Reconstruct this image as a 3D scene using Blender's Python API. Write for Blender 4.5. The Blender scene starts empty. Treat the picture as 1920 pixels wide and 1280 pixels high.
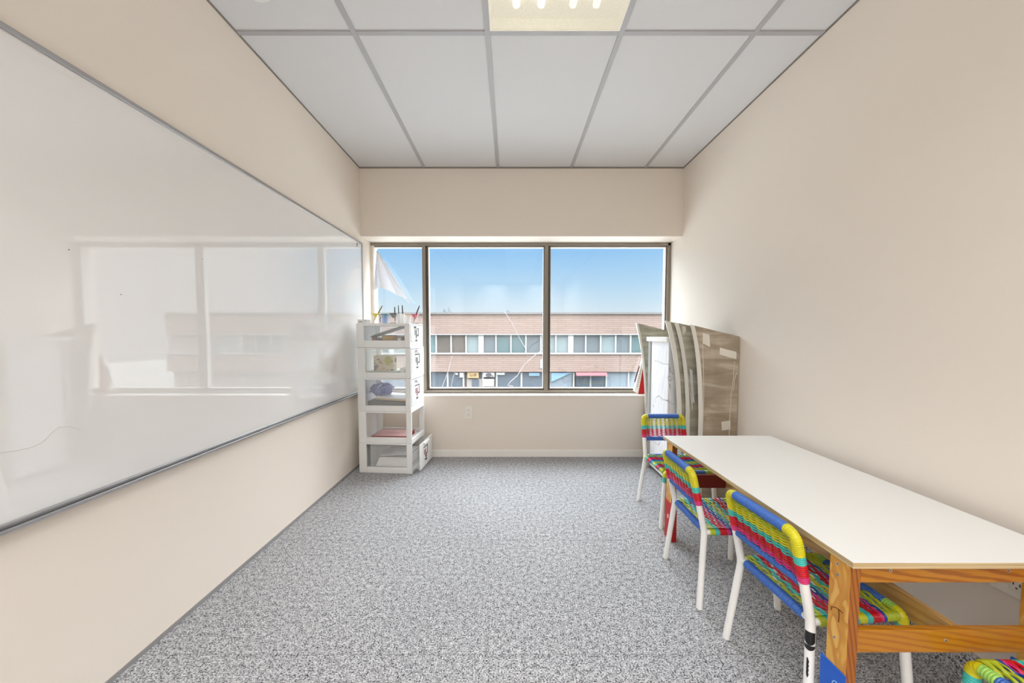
import bpy, math, random
from mathutils import Vector, Matrix
random.seed(7)
R = math.radians
scene = bpy.context.scene
COL = scene.collection

def S(r, g, b):
    f = lambda c: (c/255/12.92) if c/255 <= 0.04045 else ((c/255+0.055)/1.055)**2.4
    return (f(r), f(g), f(b), 1.0)

# ------------------------------------------------------------------ camera
H, F = 1.085, 681.1
cam_d = bpy.data.cameras.new('camera'); cam = bpy.data.objects.new('camera', cam_d); COL.objects.link(cam)
PITCH = R(2.8); PS, PC = math.sin(PITCH), math.cos(PITCH)
cam.location = (0, 0, H); cam.rotation_euler = (R(90)-PITCH, 0, 0)
cam_d.sensor_width = 36; cam_d.lens = F/1920*36
cam_d.shift_x = 3/1920; cam_d.shift_y = (F*math.tan(PITCH)-14)/1920; cam_d.clip_start = 0.02
scene.camera = cam
# ------------------------------------------------------------------ sky
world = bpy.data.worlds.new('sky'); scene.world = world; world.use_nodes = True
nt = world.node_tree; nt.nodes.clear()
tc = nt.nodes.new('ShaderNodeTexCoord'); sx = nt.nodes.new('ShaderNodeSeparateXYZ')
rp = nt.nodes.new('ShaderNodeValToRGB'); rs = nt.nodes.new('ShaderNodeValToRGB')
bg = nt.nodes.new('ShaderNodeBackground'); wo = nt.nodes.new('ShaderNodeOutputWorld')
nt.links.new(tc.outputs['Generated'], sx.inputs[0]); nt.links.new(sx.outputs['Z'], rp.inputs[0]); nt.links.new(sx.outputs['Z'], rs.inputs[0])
e = rp.color_ramp.elements
e[0].position = 0.05; e[0].color = S(222, 240, 250)
e[1].position = 0.24; e[1].color = S(140, 200, 251)
x = e.new(0.13); x.color = S(186, 224, 251)
x = e.new(0.40); x.color = (0.88, 0.95, 1.0, 1)
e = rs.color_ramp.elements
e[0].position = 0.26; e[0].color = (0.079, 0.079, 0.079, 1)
e[1].position = 0.46; e[1].color = (1, 1, 1, 1)  # sky above the view raised far brighter to light the room
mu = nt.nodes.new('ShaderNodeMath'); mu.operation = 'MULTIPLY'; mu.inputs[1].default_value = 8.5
# sky out of view to the right whitened and brightened for the whiteboard reflection
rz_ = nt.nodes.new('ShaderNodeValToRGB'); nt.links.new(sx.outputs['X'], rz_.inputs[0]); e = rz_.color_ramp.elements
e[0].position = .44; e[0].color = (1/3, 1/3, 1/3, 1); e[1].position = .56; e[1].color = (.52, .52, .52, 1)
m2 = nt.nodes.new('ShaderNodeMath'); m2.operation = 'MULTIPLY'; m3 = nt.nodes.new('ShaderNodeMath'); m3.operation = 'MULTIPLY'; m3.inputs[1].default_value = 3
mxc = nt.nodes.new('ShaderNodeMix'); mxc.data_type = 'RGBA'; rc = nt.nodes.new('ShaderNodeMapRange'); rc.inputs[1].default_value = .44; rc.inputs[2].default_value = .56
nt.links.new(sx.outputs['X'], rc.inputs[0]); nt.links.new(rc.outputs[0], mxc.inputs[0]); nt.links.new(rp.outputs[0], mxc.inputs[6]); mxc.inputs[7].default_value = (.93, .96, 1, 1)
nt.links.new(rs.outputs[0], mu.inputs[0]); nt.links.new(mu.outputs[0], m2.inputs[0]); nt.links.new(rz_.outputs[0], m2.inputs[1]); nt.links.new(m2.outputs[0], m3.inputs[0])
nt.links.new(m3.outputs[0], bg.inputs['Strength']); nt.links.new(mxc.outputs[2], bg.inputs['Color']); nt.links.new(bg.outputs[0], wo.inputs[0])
# ------------------------------------------------------------------ sun (behind the building, lights the street front opposite)
sun_d = bpy.data.lights.new('sun', 'SUN'); sun = bpy.data.objects.new('sun', sun_d); COL.objects.link(sun)
sun_d.energy = 2.6; sun_d.angle = R(1); sun_d.color = (.96, .98, 1)
sun.rotation_euler = Vector((0.10, 0.30, -0.95)).to_track_quat('-Z', 'Y').to_euler(); sun.location = (0, -20, 30)
# ------------------------------------------------------------------ exposure
ROOM_LIGHT = 12.5
SEEN_LIGHT = 0.60
vs = scene.view_settings
scene.display_settings.display_device = 'sRGB'
vs.view_transform = 'Standard'; vs.look = 'None'; vs.gamma = 1.0; vs.use_curve_mapping = False; vs.exposure = 0.58
scene.cycles.max_bounces = 14; scene.cycles.diffuse_bounces = 8; scene.cycles.transparent_max_bounces = 24
scene.cycles.glossy_bounces = 5; scene.cycles.caustics_reflective = False; scene.cycles.caustics_refractive = False

# ================================================================== materials
def mat(name, color, rough=0.6, metal=0.0, spec=0.5, coat=0.0, emis=None, estr=0.0):
    m = bpy.data.materials.new(name); m.use_nodes = True
    b = m.node_tree.nodes['Principled BSDF']
    b.inputs['Base Color'].default_value = color
    b.inputs['Roughness'].default_value = rough; b.inputs['Metallic'].default_value = metal
    b.inputs['Specular IOR Level'].default_value = spec; b.inputs['Coat Weight'].default_value = coat
    if emis: b.inputs['Emission Color'].default_value = emis; b.inputs['Emission Strength'].default_value = estr
    return m
def nodes(m): return m.node_tree.nodes, m.node_tree.links, m.node_tree.nodes['Principled BSDF']
def coords(N, L, scale=(1, 1, 1), rot=(0, 0, 0)):
    t = N.new('ShaderNodeTexCoord'); mp = N.new('ShaderNodeMapping')
    mp.inputs['Scale'].default_value = scale; mp.inputs['Rotation'].default_value = rot
    L.new(t.outputs['Object'], mp.inputs[0]); return mp.outputs[0]
def noise(N, L, vec, scale, detail=3, rough=0.5, dist=0.0):
    n = N.new('ShaderNodeTexNoise'); n.inputs['Scale'].default_value = scale; n.inputs['Detail'].default_value = detail
    n.inputs['Roughness'].default_value = rough; n.inputs['Distortion'].default_value = dist
    L.new(vec, n.inputs['Vector']); return n.outputs['Fac']
def ramp(N, L, fac, stops, interp='LINEAR'):
    r = N.new('ShaderNodeValToRGB'); r.color_ramp.interpolation = interp
    el = r.color_ramp.elements
    el[0].position, el[0].color = stops[0]; el[1].position, el[1].color = stops[-1]
    for p, c in stops[1:-1]:
        q = el.new(p); q.color = c
    L.new(fac, r.inputs[0]); return r.outputs[0]
def bump(N, L, b, h, strength, dist=0.002):
    u = N.new('ShaderNodeBump'); u.inputs['Strength'].default_value = strength; u.inputs['Distance'].default_value = dist
    L.new(h, u.inputs['Height']); L.new(u.outputs[0], b.inputs['Normal'])
def mottled(name, c1, c2, scale, rough=0.6, stretch=(1, 1, 1), bmp=0.0, detail=4, dist=0.0, lo=.35, hi=.65, spec=.5):
    m = mat(name, c1, rough, spec=spec); N, L, b = nodes(m)
    v = coords(N, L, stretch); f = noise(N, L, v, scale, detail, .55, dist)
    L.new(ramp(N, L, f, [(lo, c1), (hi, c2)]), b.inputs['Base Color'])
    if bmp: bump(N, L, b, f, bmp)
    return m
def wood(name, c1, c2, along, scale=9.0, dist=6.0, rough=.38, coat=.25):
    m = mat(name, c1, rough, coat=coat); N, L, b = nodes(m)
    st = [1, 1, 1]; st[along] = .16
    v = coords(N, L, tuple(st))
    w = N.new('ShaderNodeTexWave'); w.wave_type = 'BANDS'; w.bands_direction = 'DIAGONAL'
    w.inputs['Scale'].default_value = scale; w.inputs['Distortion'].default_value = dist
    w.inputs['Detail'].default_value = 3; w.inputs['Detail Scale'].default_value = 1.4
    L.new(v, w.inputs['Vector'])
    L.new(ramp(N, L, w.outputs['Fac'], [(0.1, c2), (0.55, c1), (0.95, c1)]), b.inputs['Base Color'])
    return m
def see_through(name, color, alpha, rough=.15):
    m = mat(name, color, rough); b = m.node_tree.nodes['Principled BSDF']; b.inputs['Alpha'].default_value = alpha
    return m

M = {}
M['wall'] = mat('beige_wall_paint', S(228, 219, 208), .55, spec=.3)
N, L, b = nodes(M['wall']); v = coords(N, L); bump(N, L, b, noise(N, L, v, 260, 2), .06, .0006)
M['ceiling_tile'] = mat('white_ceiling_tile', S(214, 214, 215), .9, spec=.1)
M['grid'] = mat('grey_white_metal_grid', S(172, 171, 173), .5)
M['grid_dark'] = mat('dark_gap', S(70, 66, 62), .9)
# carpet : speckled loop pile with faint tile seams
m = M['carpet'] = mat('grey_loop_carpet', S(150, 150, 152), .95, spec=.1); N, L, b = nodes(m)
v = coords(N, L)
f1 = noise(N, L, v, 195, 3, .72)
f2 = noise(N, L, v, 55, 2, .5); f3 = noise(N, L, v, 1.6, 2, .5)
mix = N.new('ShaderNodeMath'); mix.operation = 'ADD'; L.new(f1, mix.inputs[0])
h2 = N.new('ShaderNodeMath'); h2.operation = 'MULTIPLY_ADD'; h2.inputs[1].default_value = .25; h2.inputs[2].default_value = -.125
L.new(f2, h2.inputs[0]); L.new(h2.outputs[0], mix.inputs[1])
c = ramp(N, L, mix.outputs[0], [(.37, S(38, 38, 42)), (.45, S(136, 136, 139)), (.54, S(188, 188, 190)), (.68, S(230, 230, 230))])
mm = N.new('ShaderNodeMix'); mm.data_type = 'RGBA'; mm.blend_type = 'MULTIPLY'; mm.inputs[0].default_value = 1
L.new(c, mm.inputs[6]); L.new(ramp(N, L, f3, [(.3, (.9, .9, .91, 1)), (.7, (1, 1, 1, 1))]), mm.inputs[7])
sp = N.new('ShaderNodeSeparateXYZ'); L.new(v, sp.inputs[0])
md = N.new('ShaderNodeMath'); md.operation = 'PINGPONG'; md.inputs[1].default_value = .343
ad = N.new('ShaderNodeMath'); ad.operation = 'ADD'; ad.inputs[1].default_value = -1.18 + .686*4
L.new(sp.outputs['Y'], ad.inputs[0]); L.new(ad.outputs[0], md.inputs[0])
sm = N.new('ShaderNodeMix'); sm.data_type = 'RGBA'; sm.blend_type = 'MULTIPLY'; sm.inputs[0].default_value = 1
L.new(mm.outputs[2], sm.inputs[6]); L.new(ramp(N, L, md.outputs[0], [(.0, (.78, .78, .78, 1)), (.004, (1, 1, 1, 1))]), sm.inputs[7])
L.new(sm.outputs[2], b.inputs['Base Color']); bump(N, L, b, f1, .6, .004)

M['vinyl_grey'] = mat('grey_vinyl_base', S(140, 138, 138), .6)
M['vinyl_dark'] = mat('black_vinyl_base', S(34, 33, 34), .7)
M['white_trim'] = mat('white_painted_trim', S(236, 233, 228), .4)
M['board'] = mat('gloss_whiteboard', S(228, 227, 226), .25, spec=.3, coat=1.0)
M['board'].node_tree.nodes['Principled BSDF'].inputs['Coat Roughness'].default_value = .02; M['board'].node_tree.nodes['Principled BSDF'].inputs['Coat IOR'].default_value = 1.8
M['alu'] = mat('brushed_aluminium', S(176, 175, 177), .32, .75)
M['alu_dark'] = mat('grey_clip', S(92, 90, 88), .5)
M['pen'] = mat('faint_pen_line', S(214, 212, 208), .4)
M['frame'] = mat('taupe_window_metal', S(140, 131, 118), .42)
M['frame_dark'] = mat('dark_bronze_metal', S(72, 63, 54), .45)
M['gasket'] = mat('white_gasket', S(240, 238, 234), .5)
M['sill'] = mat('white_sill', S(243, 238, 230), .35)
# thin glass
m = M['glass'] = bpy.data.materials.new('window_glass'); m.use_nodes = True
N, L = m.node_tree.nodes, m.node_tree.links; N.clear()
o = N.new('ShaderNodeOutputMaterial'); mx = N.new('ShaderNodeMixShader'); tr = N.new('ShaderNodeBsdfTransparent'); gl = N.new('ShaderNodeBsdfGlossy')
lw = N.new('ShaderNodeLayerWeight'); lw.inputs['Blend'].default_value = .5; gl.inputs['Roughness'].default_value = 0.0
tr.inputs[0].default_value = (.985, .99, .99, 1)
pw = N.new('ShaderNodeMath'); pw.operation = 'POWER'; pw.inputs[1].default_value = 5; L.new(lw.outputs['Facing'], pw.inputs[0])
sc_ = N.new('ShaderNodeMath'); sc_.operation = 'MULTIPLY_ADD'; sc_.inputs[1].default_value = .95; sc_.inputs[2].default_value = .045; L.new(pw.outputs[0], sc_.inputs[0])
L.new(sc_.outputs[0], mx.inputs[0]); L.new(tr.outputs[0], mx.inputs[1]); L.new(gl.outputs[0], mx.inputs[2]); L.new(mx.outputs[0], o.inputs[0])
M['crack_dark'] = mat('dark_scratch', S(110, 116, 120), .6)
M['plastic_white'] = mat('white_plastic', S(228, 229, 228), .35)
M['plastic_clear'] = see_through('clear_drawer_plastic', S(236, 238, 240), .16, .1)
M['plastic_front'] = see_through('frosted_drawer_front', S(240, 241, 242), .8, .25)
M['ink'] = mat('dark_grey_print', S(62, 60, 62), .6)
M['ink_red'] = mat('red_print', S(170, 48, 52), .6)
M['black'] = mat('black_plastic', S(22, 22, 24), .4)
M['paper'] = mat('white_paper', S(238, 237, 234), .8)
M['paper_grey'] = mat('grey_card', S(150, 149, 148), .7)
m = M['sheet'] = mat('white_sheet', S(236, 237, 240), .75)
N, L, b = nodes(m); tl = N.new('ShaderNodeBsdfTranslucent'); tl.inputs[0].default_value = S(236, 237, 240); mx = N.new('ShaderNodeMixShader'); mx.inputs[0].default_value = .4
L.new(b.outputs[0], mx.inputs[1]); L.new(tl.outputs[0], mx.inputs[2]); L.new(mx.outputs[0], N['Material Output'].inputs[0])
M['outlet'] = mat('ivory_outlet_plastic', S(232, 228, 218), .35)
M['laminate'] = mat('white_laminate', S(228, 227, 224), .28, spec=.4)
M['ply_edge'] = mottled('plywood_edge', S(205, 182, 140), S(176, 150, 108), 14, .6, (.2, .2, 22), detail=2)
M['pine_x'] = wood('varnished_pine_rail', S(176, 114, 24), S(146, 84, 12), 0, 30, 4)
M['pine_low'] = wood('smooth_pine_rail', S(176, 116, 22), S(162, 98, 14), 0, 40, 2)
M['pine_y'] = wood('varnished_pine_stretcher', S(198, 156, 92), S(184, 138, 74), 1, 26, 3)
m = M['ply_face'] = mat('varnished_plywood', S(222, 166, 66), .35, coat=.3); N, L, b = nodes(m)
v = coords(N, L, (1, 1, .38)); f = noise(N, L, v, 15, 1.5, .4, 1.6)
L.new(ramp(N, L, f, [(.40, S(222, 168, 72)), (.45, S(206, 146, 46)), (.54, S(194, 130, 34)), (.57, S(222, 170, 78)), (.70, S(228, 182, 94))]), b.inputs['Base Color'])
M['ply_side'] = wood('varnished_plywood_edge', S(158, 92, 24), S(130, 66, 12), 2, 60, 1)
M['red_paint'] = mat('red_painted_wood', S(172, 16, 16), .5)
M['red_dark'] = mat('dark_red_wood', S(118, 22, 16), .55)
M['blue_card'] = mat('blue_card', S(14, 92, 200), .45)
M['screw'] = mat('steel_screw', S(200, 196, 190), .3, .7)
M['screw_slot'] = mat('screw_slot', S(60, 44, 26), .6)
M['light_blue'] = mat('light_blue_line', S(150, 200, 245), .5)
M['white_metal'] = mat('white_powder_coat', S(240, 239, 236), .3)
for k, c in dict(cb=(56, 104, 184), cy=(204, 196, 22), cl=(172, 184, 40), ct=(64, 182, 172), cr=(196, 8, 30), cp=(208, 48, 116), cd=(30, 66, 160), cg=(150, 200, 90)).items():
    M[k] = mat('cord_' + k, S(*c), .42)
CORD = [M[k] for k in ('cb', 'cy', 'cl', 'ct', 'cr', 'cp', 'cd', 'cg')]
CI = dict(zip(('cb', 'cy', 'cl', 'ct', 'cr', 'cp', 'cd', 'cg'), range(8)))
# wrapped panel
def panel_mat(name, c1, c2, c3):
    m = mat(name, c1, .38, spec=.45); N, L, b = nodes(m)
    v = coords(N, L, (1.1, 1.1, 5.5)); f = noise(N, L, v, 2.6, 4, .6, .6)
    v2 = coords(N, L, (4, 4, .8)); f2 = noise(N, L, v2, 2.2, 3, .5, .3)
    c = ramp(N, L, f, [(.3, c2), (.5, c1), (.68, c3)])  # paler bands put the sheen of the plastic into the colour
    mm = N.new('ShaderNodeMix'); mm.data_type = 'RGBA'; mm.blend_type = 'MULTIPLY'; mm.inputs[0].default_value = 1
    L.new(c, mm.inputs[6]); L.new(ramp(N, L, f2, [(.3, (.8, .79, .78, 1)), (.65, (1, 1, 1, 1))]), mm.inputs[7])
    L.new(mm.outputs[2], b.inputs['Base Color']); bump(N, L, b, f, .25, .01); return m
M['panel_a'] = panel_mat('wrapped_brown_board', S(166, 151, 130), S(146, 131, 110), S(196, 186, 168))
M['panel_b'] = panel_mat('wrapped_grey_board', S(164, 159, 142), S(138, 133, 116), S(194, 190, 174))
M['panel_edge'] = mat('pale_foam_edge', S(222, 219, 210), .6)
M['tape'] = mat('clear_packing_tape', S(214, 209, 198), .2, coat=.4)
M['crate_white'] = mottled('brushed_white_paint', S(244, 244, 246), S(212, 212, 216), 16, .55, (6, 6, .5), bmp=.3, lo=.4, hi=.75)
M['grey_post'] = mat('grey_paint', S(158, 158, 152), .6)
M['red_book'] = mat('red_cover', S(186, 6, 12), .4)
M['red_inside'] = mat('maroon_cover', S(96, 10, 14), .5)
# exterior
def E(r, g, b, k=.285): c = S(r, g, b); return (c[0]*k, c[1]*k, c[2]*k, 1)
m = M['brick'] = mat('pink_brick', E(196, 168, 154), .9); N, L, b = nodes(m)
t = N.new('ShaderNodeTexCoord'); sp = N.new('ShaderNodeSeparateXYZ'); cb = N.new('ShaderNodeCombineXYZ')
L.new(t.outputs['Object'], sp.inputs[0]); L.new(sp.outputs['X'], cb.inputs['X']); L.new(sp.outputs['Z'], cb.inputs['Y'])
br = N.new('ShaderNodeTexBrick'); br.inputs['Scale'].default_value = 1; br.inputs['Brick Width'].default_value = 1.3; br.inputs['Row Height'].default_value = .17
br.inputs['Mortar Size'].default_value = .028; br.inputs['Color1'].default_value = E(222, 194, 180, .245); br.inputs['Color2'].default_value = E(214, 184, 170, .235); br.inputs['Mortar'].default_value = E(198, 166, 152, .22)
L.new(cb.outputs[0], br.inputs['Vector']); L.new(br.outputs['Color'], b.inputs['Base Color'])
M['coping'] = mat('grey_coping', E(158, 156, 156), .6)
M['pale_frame'] = mat('pale_window_frame', E(240, 240, 240), .5)
M['ext_glass'] = [mat('office_glass_%s' % n, E(*c), .12, spec=.6) for n, c in (('teal', (128, 158, 162)), ('grey', (150, 160, 166)), ('pale', (186, 204, 206)), ('brown', (140, 130, 122)))]
M['shop_dark'] = mat('shop_glass_dark', E(120, 134, 148), .2)
M['shop_pale'] = mat('shop_glass_pale', E(178, 194, 206), .2)
M['shop_wall'] = mat('pale_pier', E(222, 208, 198), .8)
M['sign_white'] = mat('white_sign', E(250, 250, 250), .5)
M['sign_yellow'] = mat('yellow_sign', E(244, 206, 150), .5)
M['sign_ink'] = mat('brown_sign_ink', E(170, 120, 70), .6)
M['awn_red'] = mat('pink_red_awning', E(236, 112, 122), .7)
M['awn_blue'] = mat('pale_blue_panel', E(160, 206, 238), .6)
M['street'] = mottled('pale_concrete', E(214, 212, 206), E(196, 194, 188), .4, .9)
M['antenna'] = mat('grey_antenna', E(150, 160, 170), .5)

# ================================================================== mesh builder
class MB:
    def __init__(s): s.v = []; s.f = []; s.m = []
    def add(s, vs, fs, mi=0):
        o = len(s.v); s.v += [tuple(p) for p in vs]; s.f += [tuple(i+o for i in f) for f in fs]; s.m += [mi]*len(fs); return s
    def box(s, x0, x1, y0, y1, z0, z1, mi=0, T=None):
        vs = [Vector((x, y, z)) for z in (z0, z1) for y in (y0, y1) for x in (x0, x1)]
        if T: vs = [T @ p for p in vs]
        return s.add(vs, [(0, 2, 3, 1), (4, 5, 7, 6), (0, 1, 5, 4), (2, 6, 7, 3), (0, 4, 6, 2), (1, 3, 7, 5)], mi)
    def hexa(s, bottom, top, mi=0):   # 4 bottom corners, 4 top corners, same order
        return s.add(list(bottom)+list(top), [(3, 2, 1, 0), (4, 5, 6, 7)] + [(i, (i+1) % 4, 4+(i+1) % 4, 4+i) for i in range(4)], mi)
    def tube(s, pts, r, n=10, mi=0, caps=True):
        pts = [Vector(p) for p in pts]; k = len(pts)
        rad = r if callable(r) else (lambda i: r)
        mis = mi if callable(mi) else (lambda i: mi)
        tn = []
        for i in range(k):
            d = pts[min(i+1, k-1)] - pts[max(i-1, 0)]
            tn.append(d.normalized() if d.length > 1e-9 else Vector((0, 0, 1)))
        a = Vector((0, 0, 1)) if abs(tn[0].z) < .9 else Vector((1, 0, 0))
        u = (a - tn[0]*a.dot(tn[0])).normalized(); vs = []
        for i in range(k):
            u = (u - tn[i]*u.dot(tn[i])).normalized(); w = tn[i].cross(u); rr = rad(i)
            for j in range(n):
                t = 2*math.pi*j/n; vs.append(pts[i] + (u*math.cos(t) + w*math.sin(t))*rr)
        o = len(s.v); s.v += [tuple(p) for p in vs]
        for i in range(k-1):
            for j in range(n):
                s.f.append((o+i*n+j, o+i*n+(j+1) % n, o+(i+1)*n+(j+1) % n, o+(i+1)*n+j)); s.m.append(mis(i))
        if caps:
            s.f.append(tuple(o+j for j in reversed(range(n)))); s.m.append(mis(0))
            s.f.append(tuple(o+(k-1)*n+j for j in range(n))); s.m.append(mis(k-2))
        return s
    def lathe(s, prof, c=(0, 0, 0), n=24, mi=0, close=True):
        c = Vector(c); o = len(s.v)
        for r, z in prof:
            for j in range(n):
                t = 2*math.pi*j/n; s.v.append((c.x+r*math.cos(t), c.y+r*math.sin(t), c.z+z))
        for i in range(len(prof)-1):
            for j in range(n):
                s.f.append((o+i*n+j, o+i*n+(j+1) % n, o+(i+1)*n+(j+1) % n, o+(i+1)*n+j)); s.m.append(mi)
        if close:
            s.f.append(tuple(o+j for j in reversed(range(n)))); s.m.append(mi)
            s.f.append(tuple(o+(len(prof)-1)*n+j for j in range(n))); s.m.append(mi)
        return s
    def slab(s, grid, thick, mi=0, edge=None):
        """a sheet given as rows of points, thickened along its own normals"""
        nr, nc = len(grid), len(grid[0]); g = [[Vector(p) for p in row] for row in grid]
        nm = []
        for i in range(nr):
            for j in range(nc):
                du = g[i][min(j+1, nc-1)] - g[i][max(j-1, 0)]; dv = g[min(i+1, nr-1)][j] - g[max(i-1, 0)][j]
                q = du.cross(dv); nm.append(q.normalized() if q.length > 1e-12 else Vector((0, 0, 1)))
        fr = [g[i][j] for i in range(nr) for j in range(nc)]
        bk = [p - n_*thick for p, n_ in zip(fr, nm)]
        o = len(s.v); s.v += [tuple(p) for p in fr+bk]; q = nr*nc; I = lambda i, j: o+i*nc+j
        for i in range(nr-1):
            for j in range(nc-1):
                s.f.append((I(i, j), I(i, j+1), I(i+1, j+1), I(i+1, j))); s.m.append(mi)
                s.f.append((q+I(i, j), q+I(i+1, j), q+I(i+1, j+1), q+I(i, j+1))); s.m.append(mi)
        ed = mi if edge is None else edge
        rim = [(0, j) for j in range(nc)] + [(i, nc-1) for i in range(1, nr)] + [(nr-1, j) for j in range(nc-2, -1, -1)] + [(i, 0) for i in range(nr-2, 0, -1)]
        for a in range(len(rim)):
            p, r_ = rim[a], rim[(a+1) % len(rim)]
            s.f.append((I(*r_), I(*p), q+I(*p), q+I(*r_))); s.m.append(ed)
        return s
    def build(s, name, mats, parent=None, bevel=0, smooth=None, loc=None):
        me = bpy.data.meshes.new(name); me.from_pydata(s.v, [], s.f)
        for mm_ in (mats if isinstance(mats, list) else [mats]): me.materials.append(mm_)
        me.polygons.foreach_set('material_index', s.m)
        if smooth is not None:
            me.polygons.foreach_set('use_smooth', [True]*len(me.polygons)); me.set_sharp_from_angle(angle=R(smooth))
        me.update()
        o = bpy.data.objects.new(name, me); COL.objects.link(o)
        if parent: o.parent = parent
        if loc: o.location = loc
        if bevel:
            bv = o.modifiers.new('bevel', 'BEVEL'); bv.width = bevel; bv.segments = 2; bv.limit_method = 'ANGLE'; bv.angle_limit = R(40)
        return o

def tag(o, label=None, cat=None, group=None, kind=None):
    if label: o['label'] = label
    if cat: o['category'] = cat
    if group: o['group'] = group
    if kind: o['kind'] = kind
    return o
def thing(name, label, cat, loc=(0, 0, 0), rz=0, group=None):
    o = bpy.data.objects.new(name, None); COL.objects.link(o); o.empty_display_size = .1
    o.location = loc; o.rotation_euler = (0, 0, rz); return tag(o, label, cat, group)
def fillet(pts, rad, seg=7):
    pts = [Vector(p) for p in pts]; out = [pts[0]]
    for i in range(1, len(pts)-1):
        r_ = rad[i] if isinstance(rad, (list, tuple)) else rad
        a, b_, c_ = pts[i-1], pts[i], pts[i+1]
        p0 = b_ + (a-b_).normalized()*r_; p1 = b_ + (c_-b_).normalized()*r_
        for k in range(seg+1):
            t = k/seg; out.append(p0*(1-t)**2 + b_*2*t*(1-t) + p1*t*t)
    out.append(pts[-1]); return out
def lerp(a, b_, n): a, b_ = Vector(a), Vector(b_); return [a.lerp(b_, i/n) for i in range(n+1)]
def at(px, py, Y):
    d = Y*PC/(1-(py-626)*PC*PS/F); return Vector(((px-957)*d/F, Y, H-(py-626)*PC*d/F))
def atX(px, py, X):
    d = X*F/(px-957); z = -(py-626)*PC*d/F; return Vector((X, (d+z*PS)/PC, H+z))

# ================================================================== the room
XL, XR, YB, YF, ZC = -1.2465, 1.4314, 3.174, -3.2, 2.4548
YS, YW = 3.067, 3.32
wl = MB().box(XL-.12, XL, YF-.12, YW+.12, -.05, ZC+.2).build('wall_left', M['wall']); tag(wl, kind='structure')
wr = MB().box(XR, XR+.12, YF-.12, YW+.12, -.05, ZC+.2).build('wall_right', M['wall']); tag(wr, kind='structure')
wf = MB().box(XL, XR, YF-.12, YF, -.05, ZC+.2).build('wall_front', M['wall']); tag(wf, kind='structure')
wb = MB().box(XL, XR, YB, YW+.12, -.05, .540).build('wall_back', M['wall']); tag(wb, kind='structure')
bk = MB().box(XL, XR, YS, YW+.12, 1.897, ZC+.2).build('trim_1', M['wall']); tag(bk, 'beige bulkhead boxed out above the window', kind='structure')
fl = MB().box(XL-.12, XR+.12, YF-.12, YB+.02, -.1, 0).build('floor', M['carpet']); tag(fl, kind='structure')
ce = MB().box(XL, XR, YF, YS, ZC+.06, ZC+.2).build('ceiling', M['ceiling_tile']); tag(ce, kind='structure')
GX = [XL, -.7135, -.104, .506, 1.1165, XR]; GY = [YS, 1.727, .387, -.953, YF]
lights_at = {(2, 1), (2, 2), (1, 3), (3, 3)}
for i in range(5):
    for j in range(4):
        if (i, j) in lights_at: continue
        x0, x1, y1, y0 = GX[i]+.002, GX[i+1]-.002, GY[j]-.002, GY[j+1]+.002
        MB().box(x0, x1, y0, y1, ZC+.004, ZC+.02).build('ceiling_tile', M['ceiling_tile'], ce)
def tbar(x0, x1, y0, y1):
    b_ = MB().box(x0, x1, y0, y1, ZC-.001, ZC+.005); return b_.build('grid_bar', M['grid'], ce, bevel=.0008)
for x_ in GX[1:5]: tbar(x_-.012, x_+.012, YF, YS)
for y_ in GY[1:4]:
    for i in range(5): tbar(GX[i]+(.012 if i else 0), GX[i+1]-(.012 if i < 4 else 0), y_-.012, y_+.012)
MB().box(XL, XL+.004, YF, YS, ZC-.004, ZC+.006).box(XR-.004, XR, YF, YS, ZC-.004, ZC+.006).box(XL, XR, YS-.005, YS, ZC-.006, ZC+.006).build('edge_angle', mat('grey_edge_angle', S(128, 122, 114), .6), ce)
# skirting
bb = MB().box(XL, XR, YB-.012, YB, 0, .052).box(XL, XR, YB-.007, YB, .052, .062).build('baseboard_back', M['white_trim'], bevel=.002); tag(bb, kind='structure')
bl = MB().box(XL, XL+.004, YF, YB-.012, 0, .016).build('baseboard_left', M['vinyl_grey']); tag(bl, kind='structure')
br_ = MB().box(XR-.004, XR, YF, YB-.012, 0, .10).build('baseboard_right', M['carpet']); tag(br_, kind='structure')

# ------------------------------------------------------------------ window
win = bpy.data.objects.new('window_1', None); COL.objects.link(win); tag(win, kind='structure'); win.location = (0, YW, .55)
def wpart(mb, name, m, bevel=0, parent=None):
    o = mb.build(name, m, parent or win, bevel=bevel); 
    if parent is None: o.location = (0, -YW, -.55)
    return o
px = lambda p: (p-957)*(YW-.0)/F
zt, zb = 1.897, .553
bars = dict(l=(XL, XL+.026), m1=(px(795.5), px(805.5)), m2=(px(1019.5), px(1030.5)), r=(px(1244.5), XR))
wpart(MB().box(XL, XR, YW-.045, YW+.03, zt-.026, zt).box(XL, XR, YW-.045, YW+.03, zb, zb+.022)
      .box(bars['r'][0], XR, YW-.045, YW+.03, zb, zt), 'window_frame', M['frame'], .003)
wpart(MB().box(*bars['l'], YW-.045, YW+.03, zb+.022, zt-.026), 'jamb', M['wall'])
for k in ('m1', 'm2'):
    wpart(MB().box(bars[k][0], bars[k][1]-.02, YW-.05, YW+.03, zb+.022, zt-.026), 'mullion', M['frame'], .003)
    wpart(MB().box(bars[k][1]-.02, bars[k][1], YW-.035, YW+.03, zb+.022, zt-.026), 'mullion_track', M['frame_dark'], .002)
PANES = [(bars['l'][1], bars['m1'][0]), (bars['m1'][1], bars['m2'][0]), (bars['m2'][1], bars['r'][0])]
panes = []
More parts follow.
